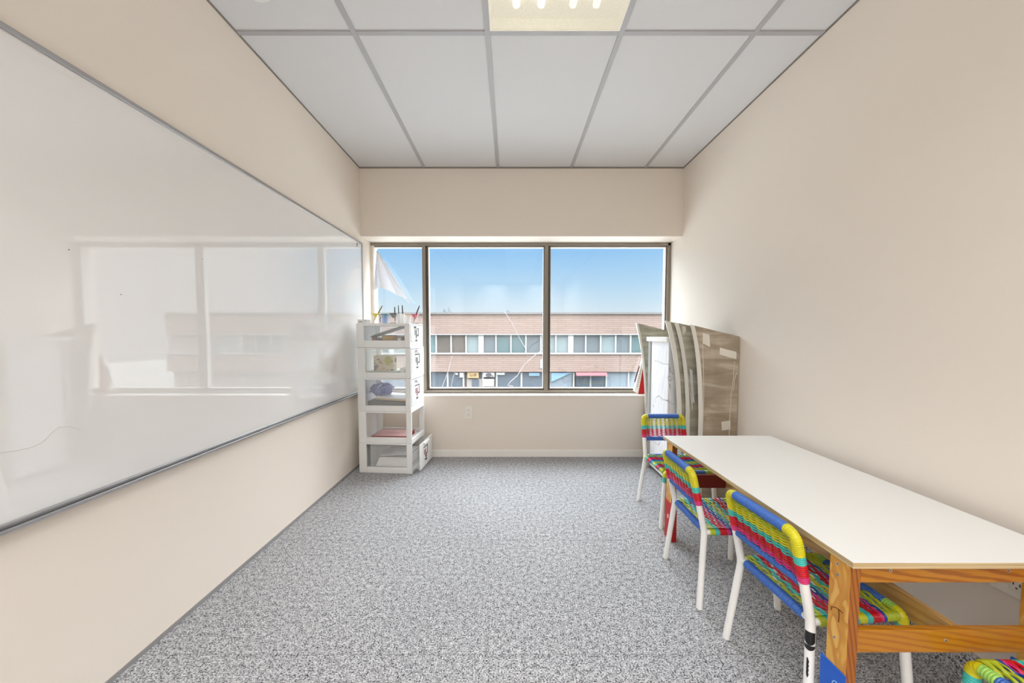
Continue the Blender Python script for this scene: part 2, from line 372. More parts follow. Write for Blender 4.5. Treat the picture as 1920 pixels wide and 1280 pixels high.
for i, (a, c_) in enumerate(PANES):
    z0, z1 = zb+.022, zt-.026
    e0 = MB()
    t_ = .012
    e0.box(a, c_, YW-.03, YW+.02, z0, z0+t_).box(a, c_, YW-.03, YW+.02, z1-t_*.4, z1)
    if i > 0: e0.box(c_-t_*.4, c_, YW-.03, YW+.02, z0+t_, z1-t_*.4)
    wpart(e0, 'sash', M['frame_dark'], .001)
    g = MB(); q = .008; b0 = z0+t_; b1 = z1-t_*.4; a0 = a; c0 = c_-(t_*.4 if i > 0 else 0)
    g.box(a0, c0, YW-.022, YW+.015, b0, b0+q).box(a0, c0, YW-.022, YW+.015, b1-q, b1).box(a0, a0+q*(.6 if i else .1), YW-.022, YW+.015, b0+q, b1-q).box(c0-q*.6, c0, YW-.022, YW+.015, b0+q, b1-q)
    wpart(g, 'gasket', M['gasket'])
    panes.append(wpart(MB().box(a0+q*(.6 if i else .1), c0-q*.6, YW-.0015, YW+.0015, b0+q, b1-q), 'pane', M['glass']))
wpart(MB().box(XL, XR, YB-.012, YW+.12, .536, .549), 'window_sill', M['sill'], .002)
# latch on the left mullion
wpart(MB().box(bars['m1'][0]-.012, bars['m1'][0], YW-.06, YW-.03, 1.02, 1.06).box(bars['m1'][0]-.008, bars['m1'][0]-.001, YW-.056, YW-.034, .98, 1.02), 'latch', M['alu_dark'], .002)
# thin pale and dark lines on the middle pane
def pane_line(pp, r, m):
    pts = [at(x_, y_, YW-.003) for x_, y_ in pp]
    o = MB().tube(pts, r, 5).build('scratch', m, panes[1]); return o
for pp, r, k in (([(946, 584), (958, 602), (973, 632), (985, 652)], .0022, 'crack'), ([(984, 655), (978, 646), (969, 630)], .0012, 'crack_dark'),
                 ([(1018, 655), (1000, 668), (984, 682), (970, 704), (956, 716)], .003, 'crack'), ([(956, 716), (952, 722), (962, 724)], .0022, 'crack'),
                 ([(992, 652), (1000, 644), (1013, 638)], .0016, 'crack_dark'), ([(990, 658), (998, 648), (1006, 642), (1012, 636)], .001, 'crack_dark'),
                 ([(847, 668), (841, 694), (834, 712), (828, 728)], .0018, 'crack'), ([(853, 697), (848, 712), (846, 726)], .0012, 'crack')):
    pane_line(pp, r, M['sheet'] if k == 'crack' else M[k])

# ------------------------------------------------------------------ ceiling lights
def ceiling_light(i, j, label, power, seen):
    x0, x1, y1, y0 = GX[i]+.012, GX[i+1]-.012, GY[j]-.012, GY[j+1]+.012
    cx, cy = (x0+x1)/2, (y0+y1)/2
    t = thing('ceiling_light', label, 'ceiling light', (cx, cy, ZC)); hx, hy = (x1-x0)/2, (y1-y0)/2
    MB().box(-hx, hx, -hy, hy, .05, .056).box(-hx, -hx+.006, -hy, hy, 0, .05).box(hx-.006, hx, -hy, hy, 0, .05).box(-hx+.006, hx-.006, -hy, -hy+.006, 0, .05).box(-hx+.006, hx-.006, hy-.006, hy, 0, .05).build('housing', mat('white_enamel', S(240, 236, 222), .4), t)
    m = bpy.data.materials.new('prismatic_lens'); m.use_nodes = True; N, L = m.node_tree.nodes, m.node_tree.links; N.clear()
    o = N.new('ShaderNodeOutputMaterial'); em = N.new('ShaderNodeEmission'); em.inputs[0].default_value = S(240, 232, 212) if seen else (1, .97, .93, 1); em.inputs[1].default_value = power
    if seen:
        tr = N.new('ShaderNodeBsdfTransparent'); mx = N.new('ShaderNodeMixShader')
        v = coords(N, L, (1, 1, 1)); vo = N.new('ShaderNodeTexVoronoi'); vo.inputs['Scale'].default_value = 170; L.new(v, vo.inputs['Vector'])
        L.new(ramp(N, L, vo.outputs['Distance'], [(.1, (.12, .12, .12, 1)), (.6, (.55, .55, .55, 1))]), mx.inputs[0])
        L.new(em.outputs[0], mx.inputs[1]); L.new(tr.outputs[0], mx.inputs[2]); L.new(mx.outputs[0], o.inputs[0])
    else: em.inputs[1].default_value = .5; L.new(em.outputs[0], o.inputs[0])
    MB().box(-hx+.006, hx-.006, -hy+.006, hy-.006, .003, .006).build('lens', m, t)
    if seen:
        for k, (xx, st, c_) in enumerate(((-.6, 3.2, 1), (-.24, 3.2, 1), (.22, 1.5, 1), (.56, 1.4, 1))):
            tm = mat('fluorescent_tube', S(250, 248, 238), .3, emis=S(255, 250, 232), estr=st)
            MB().tube(lerp((xx*hx, -hy+.05, .028), (xx*hx, hy-.10, .028), 6), .016, 12).build('tube', tm, t, smooth=40)
    else:                                     # added unseen lamp, spread kept narrow so the window glass stays clear of it
        a_ = bpy.data.lights.new('troffer_lamp', 'AREA'); a_.shape = 'RECTANGLE'; a_.size = hx*1.9; a_.size_y = hy*1.9
        a_.energy = power; a_.spread = R(145); a_.color = (.97, .985, 1)
        ao = bpy.data.objects.new('troffer_lamp', a_); COL.objects.link(ao); ao.parent = t; ao.location = (0, 0, -.004)
    return t
ceiling_light(2, 1, 'cream lit fluorescent ceiling panel at the top edge of the picture', SEEN_LIGHT, True)
ceiling_light(2, 2, 'bright ceiling panel right above the camera', ROOM_LIGHT, False)  # unseen panels put in overhead and behind to brighten the room
ceiling_light(1, 3, 'bright ceiling panel behind the camera on the whiteboard side', ROOM_LIGHT*2.45, False)
ceiling_light(3, 3, 'bright ceiling panel behind the camera on the table side', ROOM_LIGHT*2.45, False)
t = thing('smoke_detector', 'round white smoke detector on the ceiling near the left wall', 'smoke detector', (-1.01, 1.502, ZC+.004))
MB().lathe([(.058, 0), (.058, -.012), (.05, -.022), (.0, -.024)][::-1], n=32).build('cover', M['plastic_white'], t, smooth=35)
MB().lathe([(.062, 0), (.062, -.006), (.058, -.008)][::-1], n=32).build('base', M['plastic_white'], t, smooth=35)

# ------------------------------------------------------------------ whiteboard
t = thing('whiteboard', 'large glossy whiteboard with aluminium rim along the left wall', 'whiteboard', (XL, 1.8, .62))
W0, W1, Z0, Z1 = .60-1.8, 3.043-1.8, .0, 1.203
MB().box(.001, .014, W0, W1, Z0, Z1).build('panel', M['board'], t)
fr_ = MB().box(.001, .020, W0, W1, Z1, Z1+.016).box(.001, .020, W1, W1+.012, Z0-.012, Z1+.016).box(.001, .020, W0-.012, W0, Z0-.012, Z1+.016)
fr_.build('rim', M['alu'], t, bevel=.002)
MB().box(.001, .022, W0, W1, Z0-.016, Z0+.004).box(.022, .030, W0, W1, Z0-.016, Z0-.012).box(.030, .034, W0, W1, Z0-.016, Z0-.006).build('tray', M['alu'], t, bevel=.0015)
MB().box(.014, .017, W1-.09, W1-.08, Z1-.035, Z1-.008).build('clip', M['alu_dark'], t, bevel=.001)
pts = []
for x_, y_ in ((0, 848), (30, 845), (60, 838), (80, 828), (95, 812), (110, 800), (130, 799), (150, 806)):
    p_ = atX(x_, y_, -1.2325); pts.append((.0145, p_.y-1.8, p_.z-.62))
MB().tube(pts, .0007, 5).build('pen_line', M['pen'], t)
for x_, y_ in ((129, 468), (380, 486), (227, 552)):
    p_ = atX(x_, y_, -1.2325); c_ = Vector((.0142, p_.y-1.8, p_.z-.62)); MB().box(c_.x-.0003, c_.x+.0005, c_.y-.0014, c_.y+.0014, c_.z-.0014, c_.z+.0014).build('speck', M['alu_dark'], t)

# ------------------------------------------------------------------ outlets
def outlet(label, loc, rz, hw=.036):
    t = thing('wall_outlet', label, 'electrical outlet', loc, rz)   # faces local -y
    MB().box(-hw, hw, -.006, 0, -.0585, .0585).build('cover_plate', M['outlet'], t, bevel=.003)
    for z in (.02, -.02):
        r_ = MB().box(-.017, .017, -.008, -.0055, z-.014, z+.014).build('receptacle', M['outlet'], t, bevel=.002)
        MB().box(-.008, -.0055, -.0086, -.0078, z-.001, z+.009).box(.0055, .008, -.0086, -.0078, z-.001, z+.008).box(-.002, .002, -.0086, -.0078, z-.010, z-.006).build('slot', M['ink'], r_)
    return t
outlet('small ivory wall outlet below the window', tuple(at(878.5, 773, YB)), 0)
outlet('white wall outlet on the right wall under the table', (XR, .988, .3985), R(-90), .058)

# ================================================================== chairs
def ribbed(mb, p0, p1, r, mi, pitch=.0058, n=10):
    p0, p1 = Vector(p0), Vector(p1); k = max(2, int((p1-p0).length/pitch)); pts = []; rr = []
    for i in range(k*4+1): pts.append(p0.lerp(p1, i/(k*4))); rr.append(r - .0019*(1-abs(math.sin(math.pi*i/4))))
    return mb.tube(pts, lambda i: rr[i], n, mi)
def ribbed_path(mb, pts, r, cols, n=10):
    """wrap along a path; cols: list of (fraction_end, colour index)"""
    P = [Vector(p) for p in pts]; d = [0]
    for a, c_ in zip(P, P[1:]): d.append(d[-1]+(c_-a).length)
    tot = d[-1]; k = max(3, int(tot/.0056)); out = []; rr = []
    for i in range(k*3+1):
        q = tot*i/(k*3); s_ = 0
        while s_ < len(d)-2 and d[s_+1] < q: s_ += 1
        u = (q-d[s_])/max(1e-9, d[s_+1]-d[s_]); out.append(P[s_].lerp(P[s_+1], u)); rr.append(r-.0015*(1-abs(math.sin(math.pi*i/3))))
    def mi(i):
        f = i/(k*3)
        for e_, c_ in cols:
            if f <= e_: return c_
        return cols[-1][1]
    return mb.tube(out, lambda i: rr[i], n, mi)
KX, KY, KZ = .132, -.135, .300
TX, TY, TZ = .130, -.188, .548
def ypost(z): return KY + (TY-KY)*(z-KZ)/(TZ-KZ)
BACK = ['cl']*4 + ['cy']*7 + ['ct']*5 + ['cr']*7 + ['cp']*4
SEAT = ['cl']*4 + ['ct']*4 + ['cr']*6 + ['cp']*3 + ['cd']*4 + ['ct']*4 + ['cy']*5 + ['ct']*4 + ['cr']*5 + ['cp']*2 + ['cd']*2 + ['cl']*9
def make_chair():
    t = thing('woven_chair', 'x', 'chair')
    rt = .0118
    for s in (-1, 1):
        MB().tube(fillet([(s*.160, -.162, 0), (s*KX, KY, KZ), (s*(KX-.0005), ypost(KZ+.03), KZ+.03)], .02), rt, 12).build('leg', M['white_metal'], t, smooth=40)
    for s in (-1, 1):
        MB().tube([(s*.156, .148, 0), (s*.1335, .136, .285)], rt, 12).build('leg', M['white_metal'], t, smooth=40)
    # back posts and top rail : one bent tube
    top = fillet([(-KX, ypost(KZ+.03), KZ+.03), (-TX, TY, TZ), (TX, TY, TZ), (KX, ypost(KZ+.03), KZ+.03)], .030)
    MB().tube(top, rt, 12).build('back_frame', M['white_metal'], t, smooth=40)
    ribbed(MB(), (-.1005, TY, TZ), (.1005, TY, TZ), .0152, 0).build('top_rail_wrap', CORD, t, smooth=60)
    zl = .408; MB().tube([(-KX, ypost(zl), zl), (KX, ypost(zl), zl)], .009, 10).build('lower_rail', M['white_metal'], t, smooth=40)
    ribbed(MB(), (-KX+.012, ypost(zl), zl), (KX-.012, ypost(zl), zl), .0132, 0).build('lower_rail_wrap', CORD, t, smooth=60)
    # woven back
    w = MB(); n = len(BACK)
    for i, c_ in enumerate(BACK):
        z = .532 - i*(.532-.424)/(n-1); hw = KX-.001
        if i < 3: hw -= (3-i)**2*.0016
        pts = []
        for k in range(37):
            u = k/36; a = min(1, u*9, (1-u)*9)
            off = .0062*math.sin(u*math.pi*9)*(1 if (i % 2) else -1)*a
            pts.append((-hw+2*hw*u, ypost(z)-.004+off, z+.0015*math.sin(u*math.pi*18)))
        w.tube(pts, .00215, 5, CI[c_], caps=False)
    w.build('backrest', CORD, t, smooth=70)
    for s in (-1, 1):
        path = fillet([(s*.1002, TY, TZ), (s*TX, TY, TZ), (s*(KX-.001), ypost(.415), .415)], .030)
        ribbed_path(MB(), path, .0148, [(.50, CI['cy']), (.66, CI['ct']), (.87, CI['cr']), (1, CI['cp'])], 12).build('post_wrap', CORD, t, smooth=60)
    # seat
    zs = .305
    MB().tube([(-KX, KY+.002, KZ+.004), (KX, KY+.002, KZ+.004)], .0095, 10).tube([(-KX, KY, KZ), (-KX, .11, zs)], .0095, 10).tube([(KX, KY, KZ), (KX, .11, zs)], .0095, 10).tube(fillet([(-.1335, .136, .285), (-KX, .134, zs+.003), (KX, .134, zs+.003), (.1335, .136, .285)], .02), rt, 12).build('seat_frame', M['white_metal'], t, smooth=40)
    ribbed(MB(), (-KX+.022, KY+.002, KZ+.004), (KX-.022, KY+.002, KZ+.004), .0142, 0).build('rear_rail_wrap', CORD, t, smooth=60)
    ribbed(MB(), (-.0880, .134, zs+.003), (.0880, .134, zs+.003), .0148, 0).build('front_rail_wrap', CORD, t, smooth=60)
    n = len(SEAT); ends = []
    for i in range(n):
        if i == n-1 or SEAT[i+1] != SEAT[i]: ends.append(((i+1)/n, CI[SEAT[i]]))
    for s in (-1, 1):
        ribbed_path(MB(), [(s*KX, KY+.02, KZ+.001), (s*KX, .118, zs)], .0132, ends, 10).build('side_rail_wrap', CORD, t, smooth=60)
        path = fillet([(s*.0885, .134, zs+.003), (s*KX, .134, zs+.003), (s*.134, .1362, .255)], .02)
        ribbed_path(MB(), path, .0150, [(.30, CI['cg']), (.66, CI['cy']), (1, CI['ct'])], 12).build('corner_wrap', CORD, t, smooth=60)
    w = MB()
    for i, c_ in enumerate(SEAT):
        y = -.117 + i*(.118+.117)/(n-1); pts = []
        for k in range(37):
            u = k/36; a = min(1, u*9, (1-u)*9)
            off = .0055*math.sin(u*math.pi*9)*(1 if (i//2 % 2) else -1)*a
            pts.append((-KX+2*KX*u, y, zs+.011+off-.008*math.sin(math.pi*u)))
        w.tube(pts, .0024, 5, CI[c_], caps=False)
    w.build('seat', CORD, t, smooth=70)
    return t
chair0 = make_chair(); used = [False]
def place_chair(x, y, deg, label, sx=1.0, sy=1.0, sz=1.0):
    if not used[0]: t = chair0; used[0] = True
    else:
        t = chair0.copy(); COL.objects.link(t)
        for ch in list(chair0.children):
            c_ = ch.copy(); COL.objects.link(c_); c_.parent = t
    t.location = (x, y, 0); t.rotation_euler = (0, 0, R(deg)); t.scale = (sx, sy, sz)
    t['label'] = label; t['group'] = 'woven striped chairs around the table'
    return t
place_chair(1.000, 2.15, 180, 'striped woven chair at the far end of the table by the wrapped boards', 1.0, 1.12, 1.0)
place_chair(.913, 1.548, -91, 'striped woven chair in the middle of the table\'s left side', 1.02, 1.0, .98)
c3 = place_chair(.945, 1.098, -86, 'striped woven chair at the near end of the table\'s left side', 1.02, 1.0, 1.0)
place_chair(1.226, .686, 90, 'striped woven chair in the bottom right corner, only its seat front showing', 1.0, 1.0, 1.0)
# printed mark and small print on the leg of the near chair
mk = MB()
a = Vector((.160, -.162, 0)); b_ = Vector((KX, KY, KZ))
def ring(f0, f1, t0, t1, m_=0):
    n_ = 10; vs = []
    d = (b_-a).normalized(); u = Vector((.50, -.86, 0)); u = (u-d*u.dot(d)).normalized(); w_ = d.cross(u)
    for q in range(n_+1):
        tt = R(t0+(t1-t0)*q/n_); off = (u*math.cos(tt)+w_*math.sin(tt))*.01205; sag = math.sin(math.pi*q/n_)
        vs += [a.lerp(b_, f0-.03*sag)+off, a.lerp(b_, f1-.0*sag)+off]
    mk.add(vs, [(2*q, 2*q+2, 2*q+3, 2*q+1) for q in range(n_)], m_)
ring(.845, .93, -60, 75); ring(.80, .815, -75, 85)
for q in range(12): ring(.70-.012*q, .706-.012*q, -14, 4+5*(q % 3))
legs3 = [o for o in c3.children if o.name.startswith('leg')]
near_leg = max(legs3, key=lambda o: sum(v.co.x for v in o.data.vertices)/len(o.data.vertices) - sum(v.co.y for v in o.data.vertices)/len(o.data.vertices))
mk.build('printed_mark', M['black'], near_leg)

# ================================================================== table
TZt = .543; X0, X1, Y0, Y1 = .815, 1.386, .838, 1.916
t = thing('craft_table', 'long low white topped craft table with varnished wooden legs along the right wall', 'table', ((X0+X1)/2, (Y0+Y1)/2, 0))
cx, cy = (X0+X1)/2, (Y0+Y1)/2
def tp(mb, name, m, bevel=.0015, parent=None):
    o = mb.build(name, m, parent or t, bevel=bevel)
    if parent is None: o.location = (-cx, -cy, 0)
    return o
top = tp(MB().box(X0, X1, Y0, Y1, TZt-.016, TZt-.0015), 'tabletop', M['ply_edge'], .0006)
tp(MB().box(X0, X1, Y0, Y1, TZt-.0015, TZt), 'laminate', M['laminate'], .0004, top)
lz = TZt-.016
LEG = []
def leg(xa, xb, ya, yb, wide_left):
    s_ = MB().box(xa, xb, ya, yb, 0, lz)
    s_.m = [1, 1, 1, 1, 0, 0]   # faces: bottom, top, -y, +y, -x, +x
    o = tp(s_, 'leg', [M['ply_face'], M['ply_side']]); LEG.append(o); return o
nl = leg(X0+.002, X0+.028, .846, .902, True)
nr = leg(X1-.075, X1-.049, .846, .902, False)
fl_ = leg(X0+.022, X0+.048, 1.850, 1.912, True)
fr2 = leg(X1-.075, X1-.049, 1.850, 1.912, False)
tp(MB().box(X0+.028, X1-.075, .8495, .8665, lz-.042, lz), 'apron', M['pine_x'])
tp(MB().box(X0+.028, X1-.075, .8535, .8705, .305, .362), 'lower_rail', M['pine_low'])
tp(MB().box(X0+.048, X1-.075, 1.868, 1.886, lz-.042, lz), 'apron', M['red_dark'])
tp(MB().box(X0+.048, X1-.075, 1.841, 1.859, .290, .357), 'lower_rail', M['red_dark'])
tp(MB().box(1.112, 1.130, .8705, 1.841, .288, .352), 'stretcher', M['pine_y'])
def screw(c, axis, parent=None, r=.004):
    """axis 'x' : head faces -x, 'y' : head faces -y"""
    s_ = MB(); n_ = 14; dirv = Vector((-1, 0, 0)) if axis == 'x' else Vector((0, -1, 0)); c = Vector(c)
    s_.tube([c, c+dirv*.0012], r, n_); o = tp(s_, 'screw', M['screw'], 0)
    q = MB().tube([c+dirv*.0012, c+dirv*.0016], r*.45, 6).build('socket', M['screw_slot'], o)
    return o
for px_, py_ in ((1669, 1069), (1890, 1069)): screw(at(px_, py_, .8495), 'y')
screw(at(1773, 1200, .8535), 'y')
for px_, py_ in ((1571, 1056), (1571, 1077), (1565, 1194), (1563, 1247)):
    screw(atX(px_, py_, X0+.002), 'x')
# ink mark shaped like a bent T on the near leg
ik = MB()
def legpt(px_, py_):
    return tuple(atX(px_, py_, X0+.0012)+Vector((0, 0, 0)))
ik.tube([legpt(*p) for p in ((1558, 1143), (1559, 1137), (1566, 1138), (1574, 1143), (1580, 1149))], .0009, 6)
ik.tube([legpt(*p) for p in ((1572, 1143), (1573, 1152), (1572, 1166))], .0009, 6)
o = ik.build('ink_mark', mat('brown_ink', S(96, 48, 10), .6), nl)
# coloured covers round the feet
def foot_cover(x_out, ya, yb, h, m, parent, name='foot_cover'):
    o = MB().box(x_out-.003, x_out-.0005, ya, yb, .001, h).box(x_out-.003, x_out+.030, ya-.003, ya, .001, h*.25).build(name, m, parent, bevel=.0005); return o
fc = foot_cover(X0+.002, .843, .914, .252, M['blue_card'], nl)
arc = [(X0-.0016, .870-.010*math.cos(R(a_))-.004, .205+.012*math.sin(R(a_))) for a_ in range(0, 181, 20)] + [(X0-.0016, .876, .185), (X0-.0016, .868, .17)]
MB().tube(arc, .0012, 6).build('line_drawing', M['light_blue'], fc)
MB().box(X1-.082, X1-.0755, .842, .908, .001, .245).build('foot_cover', M['blue_card'], nr, bevel=.0005)
MB().box(X0+.0185, X0+.0215, 1.842, 1.916, .001, .205).box(X0+.0185, X0+.050, 1.844, 1.8495, .001, .17).build('foot_cover', M['red_paint'], fl_, bevel=.0005)
MB().box(X0+.0165, X0+.0185, 1.872, 1.879, .115, .135).build('speck', M['paper'], fl_)

# ================================================================== drawer tower
TA = math.atan2(-.033, .424)
tw = Vector((-1.186, 2.802, 0)); UL, UW = .424, .318
zs_ = [0, .237, .487, .744, .981, 1.168]
desc = ['white drawer unit at the bottom of the tower with its drawer pulled askew', 'white drawer unit second from the floor, missing its drawer, red book inside',
        'white drawer unit in the middle of the tower, holding a blue bag', 'white drawer unit second from the top, holding a floral box', 'white drawer unit topmost in the tower, paint cups on its lid']
units = []
for k in range(5):
    h = zs_[k+1]-zs_[k]-.001
    u = thing('drawer_unit', desc[k], 'drawer unit', (tw.x-.0008*k*(-1)**k, tw.y, zs_[k]), TA, 'stacked drawer units'); units.append(u)
    p, pl = .042, .060
    tr_, brl = (.012, .045) if k < 4 else (.022, .055)
    f_ = MB()
    for xa, xb in ((0, pl), (UL-p, UL)):
        for ya, yb in ((0, .016), (UW-.016, UW)): f_.box(xa, xb, ya, yb, 0, h)
    for ya, yb in ((0, .016), (UW-.016, UW)):
        f_.box(pl, UL-p, ya, yb, 0, brl).box(pl, UL-p, ya, yb, h-tr_, h)
    f_.box(0, .016, .016, UW-.016, 0, h)                                   # closed rear
    f_.box(.016, UL, .016, UW-.016, h-.010, h)                              # top plate
    f_.box(.016, UL, .016, UW-.016, 0, .012)                                # bottom plate
    f_.box(UL-.014, UL, .016, UW-.016, .012, brl*.75)                       # front sill
    f_.build('frame', M['plastic_white'], u, bevel=.003)
    if k == 1: continue
    dz0, dz1 = brl*.8, h-.020
    dx = .060 if k == 0 else 0.0
    d_ = MB(); x0, x1, y0, y1 = .022+dx, UL-.004+dx, .022, UW-.022
    d_.box(x0, x1, y0, y1, dz0, dz0+.003).box(x0, x1, y0, y0+.0025, dz0+.003, dz1).box(x0, x1, y1-.0025, y1, dz0+.003, dz1).box(x0, x0+.0025, y0+.0025, y1-.0025, dz0+.003, dz1)
    dr = d_.build('drawer', M['plastic_clear'], u)
    if k == 0: dr.rotation_euler = (0, 0, R(-1.5))
    fx = x1
    fpz0 = brl*.75+.002 if k else .022
    fp = MB().box(fx, fx+.006, y0-.004, y1+.004, fpz0, dz1+.006)
    if k == 0: fp = MB().box(fx, fx+.008, y0-.012, y1+.030, .022, dz1+.010)
    fo = fp.build('drawer_front', M['plastic_front'] if k else M['plastic_white'], u, bevel=.003)
    hd = MB().box(fx+.006, fx+.020, .10, .22, dz1-.006, dz1+.002).box(fx+.018, fx+.022, .10, .22, dz1-.016, dz1+.002).build('handle', M['plastic_white'], fo, bevel=.002)
    # printed sticker : bracket and small lines
    lb = MB(); X_ = fx+(.0065 if k else .0085); zc = (dz0+dz1)/2
    def pr(ya, yb, za, zb_, m_=0): lb.box(X_-.0003, X_+.0004, ya, yb, za, zb_, m_)
    red = 1 if k in (0, 2) else 0
    pr(.09, .20, zc+.048, zc+.056); pr(.186, .20, zc-.02, zc+.048, red); pr(.13, .15, zc-.035, zc+.03, 0 if k == 4 else red)
    pr(.105, .118, zc-.01, zc+.03, 0); pr(.12, .165, zc-.058, zc-.045); pr(.16, .18, zc-.02, zc-.005)
    if k == 0: pr(.155, .172, zc-.066, zc-.02)
    lb.build('sticker', [M['ink'], M['ink_red']], fo)
def in_unit(k, name, label, cat, x_, y_, z_, rz=0, group=None):
    u = units[k]; c_, s_ = math.cos(TA), math.sin(TA)
    return thing(name, label, cat, (u.location.x+c_*x_-s_*y_, u.location.y+s_*x_+c_*y_, u.location.z+z_), TA+rz, group)
# bottom drawer : two stacks of paper
a0 = .0385
q = in_unit(0, 'paper_stack', 'thick stack of white paper in the bottom drawer', 'paper', .215, .155, a0)
s_ = MB(); z = 0
for i in range(9):
    dx, dy = random.uniform(-.003, .003), random.uniform(-.003, .003)
    s_.box(-.10+dx+i*.004, .165+dx, -.11+dy, .11+dy, z, z+.0075); z += .008
s_.build('sheets', M['paper'], q, bevel=.0006)
MB().box(-.07, .16, -.105, .105, z, z+.003).build('top_sheet', M['paper_grey'], q)
q2 = in_unit(0, 'paper_packet', 'loose packet of curled paper on top of the white paper stack', 'paper', .235, .16, a0+z+.004)
g_ = [[(-.09+.24*j/8, -.10+.2*i/6, .004+.022*(j/8)**.5*math.sin(1.6*j/8+.2)*(.6+.4*i/6)) for j in range(9)] for i in range(7)]
MB().slab(g_, .004).build('sheets', M['sheet'], q2, smooth=50)
# red book lying in the open unit
q = in_unit(1, 'red_book', 'red book lying flat in the open drawer unit', 'book', .205, .15, .0125, R(2))
MB().box(-.125, .155, -.115, .115, 0, .004).box(-.125, .155, -.115, .115, .026, .030).box(-.125, -.121, -.115, .115, .004, .026).build('cover', M['red_dark'], q, bevel=.0015)
MB().box(-.121, .151, -.111, .111, .004, .026).build('pages', M['red_paint'], q)
MB().box(-.12, .15, -.10, .10, .0301, .0306).build('cover_sheet', mat('pinkish_paper', S(206, 168, 168), .5), q)
# blue bag, books in the middle drawer
z0 = .0395
q = in_unit(2, 'binder', 'dark grey binder at the bottom of the middle drawer', 'binder', .215, .15, z0)
MB().box(-.15, .185, -.115, .115, 0, .004).box(-.15, .185, -.115, .115, .030, .034).box(-.15, -.146, -.115, .115, .004, .030).build('cover', mat('dark_binder', S(50, 48, 58), .45), q, bevel=.001)
MB().box(-.146, .18, -.11, .11, .004, .030).build('pages', mat('dull_pages', S(96, 92, 90), .8), q)
MB().tube([(.13, -.1155, .017), (.13, -.118, .017)], .006, 12).build('rivet', M['black'], q)
q = in_unit(2, 'folder', 'buff folder of curved paper over the dark binder', 'folder', .225, .15, z0+.036)
g_ = [[(-.10+.27*j/10, -.112+.224*i/4, .016-.014*math.sin(math.pi*.5*j/10)) for j in range(11)] for i in range(5)]
MB().slab(g_, .008).build('papers', mat('buff_card', S(212, 186, 136), .7), q, smooth=50, loc=(0, 0, .006))
g_ = [[(x_, y_, z_+.010) for x_, y_, z_ in row] for row in g_]
MB().slab(g_, .008).build('top_papers', M['paper'], q, smooth=50, loc=(0, 0, .008))
q = in_unit(2, 'plastic_bag', 'crumpled blue plastic bag in the middle drawer', 'bag', .135, .14, z0+.074)
import mathutils.noise as mn
s_ = MB(); nu, nv = 26, 18
for i in range(nv+1):
    th = math.pi*i/nv
    for j in range(nu):
        ph = 2*math.pi*j/nu; d = Vector((math.sin(th)*math.cos(ph), math.sin(th)*math.sin(ph), math.cos(th)))
        rr = 1 + .28*mn.noise(d*2.6+Vector((3, 1, 2))) + .12*abs(mn.noise(d*7))
        s_.v.append((d.x*.088*rr, d.y*.095*rr, max(-.036, d.z*.052*rr)))
for i in range(nv):
    for j in range(nu): s_.f.append((i*nu+j, (i+1)*nu+j, (i+1)*nu+(j+1) % nu, i*nu+(j+1) % nu)); s_.m.append(0)
s_.build('bag', mottled('blue_plastic_film', S(38, 60, 146), S(110, 130, 190), 22, .25, detail=5, dist=1.5, lo=.42, hi=.72), q, smooth=25, loc=(0, 0, .036))
MB().tube([(-.11, -.07, .01), (-.05, -.09, .022), (.0, -.085, .06), (.03, -.07, .085)], .0035, 6).build('fold', mat('pale_fold', S(176, 184, 214), .4), q, smooth=60)
# floral box and paper roll
q = in_unit(3, 'floral_box', 'small cream box with floral print in the second drawer from the top', 'box', .165, .135, .0395+.012, R(3))
m = mat('floral_print', S(214, 200, 172), .6); N, L, b2 = nodes(m); v = coords(N, L)
vo = N.new('ShaderNodeTexVoronoi'); vo.inputs['Scale'].default_value = 22; L.new(v, vo.inputs['Vector'])
f = noise(N, L, v, 16, 3, .6, 1)
c1 = ramp(N, L, f, [(.38, S(88, 64, 40)), (.42, S(214, 200, 172)), (.58, S(218, 204, 178)), (.64, S(206, 150, 110)), (.70, S(120, 128, 70))])
L.new(c1, b2.inputs['Base Color'])
MB().box(-.078, .078, -.045, .045, 0, .118).build('box_body', m, q, bevel=.002)
MB().lathe([(.0, -.0005), (.030, -.0005), (.031, .0005), (.0, .0005)], n=24, close=False).build('leaf_print', mat('olive_print', S(166, 160, 40), .6), q)
lf = q.children[-1]; lf.rotation_euler = (R(90), 0, 0); lf.location = (.038, -.0455, .078); lf.scale = (.9, 1.25, 1)
q = in_unit(3, 'sketch_pad', 'thin pad of paper under the floral box', 'paper', .18, .15, .0395)
MB().box(-.125, .12, -.11, .11, 0, .005).build('cover', mat('dark_pad', S(70, 74, 60), .6), q)
MB().box(-.125, .12, -.11, .11, .005, .011).build('sheets', mat('greenish_paper', S(206, 216, 198), .7), q)
q = in_unit(3, 'paper_roll', 'rolled sheet of white paper beside the floral box', 'paper', .335, .15, .0395+.020)
MB().tube([(0, -.10, 0), (.0, .10, 0)], .0195, 16).build('roll', M['paper'], q, smooth=40)
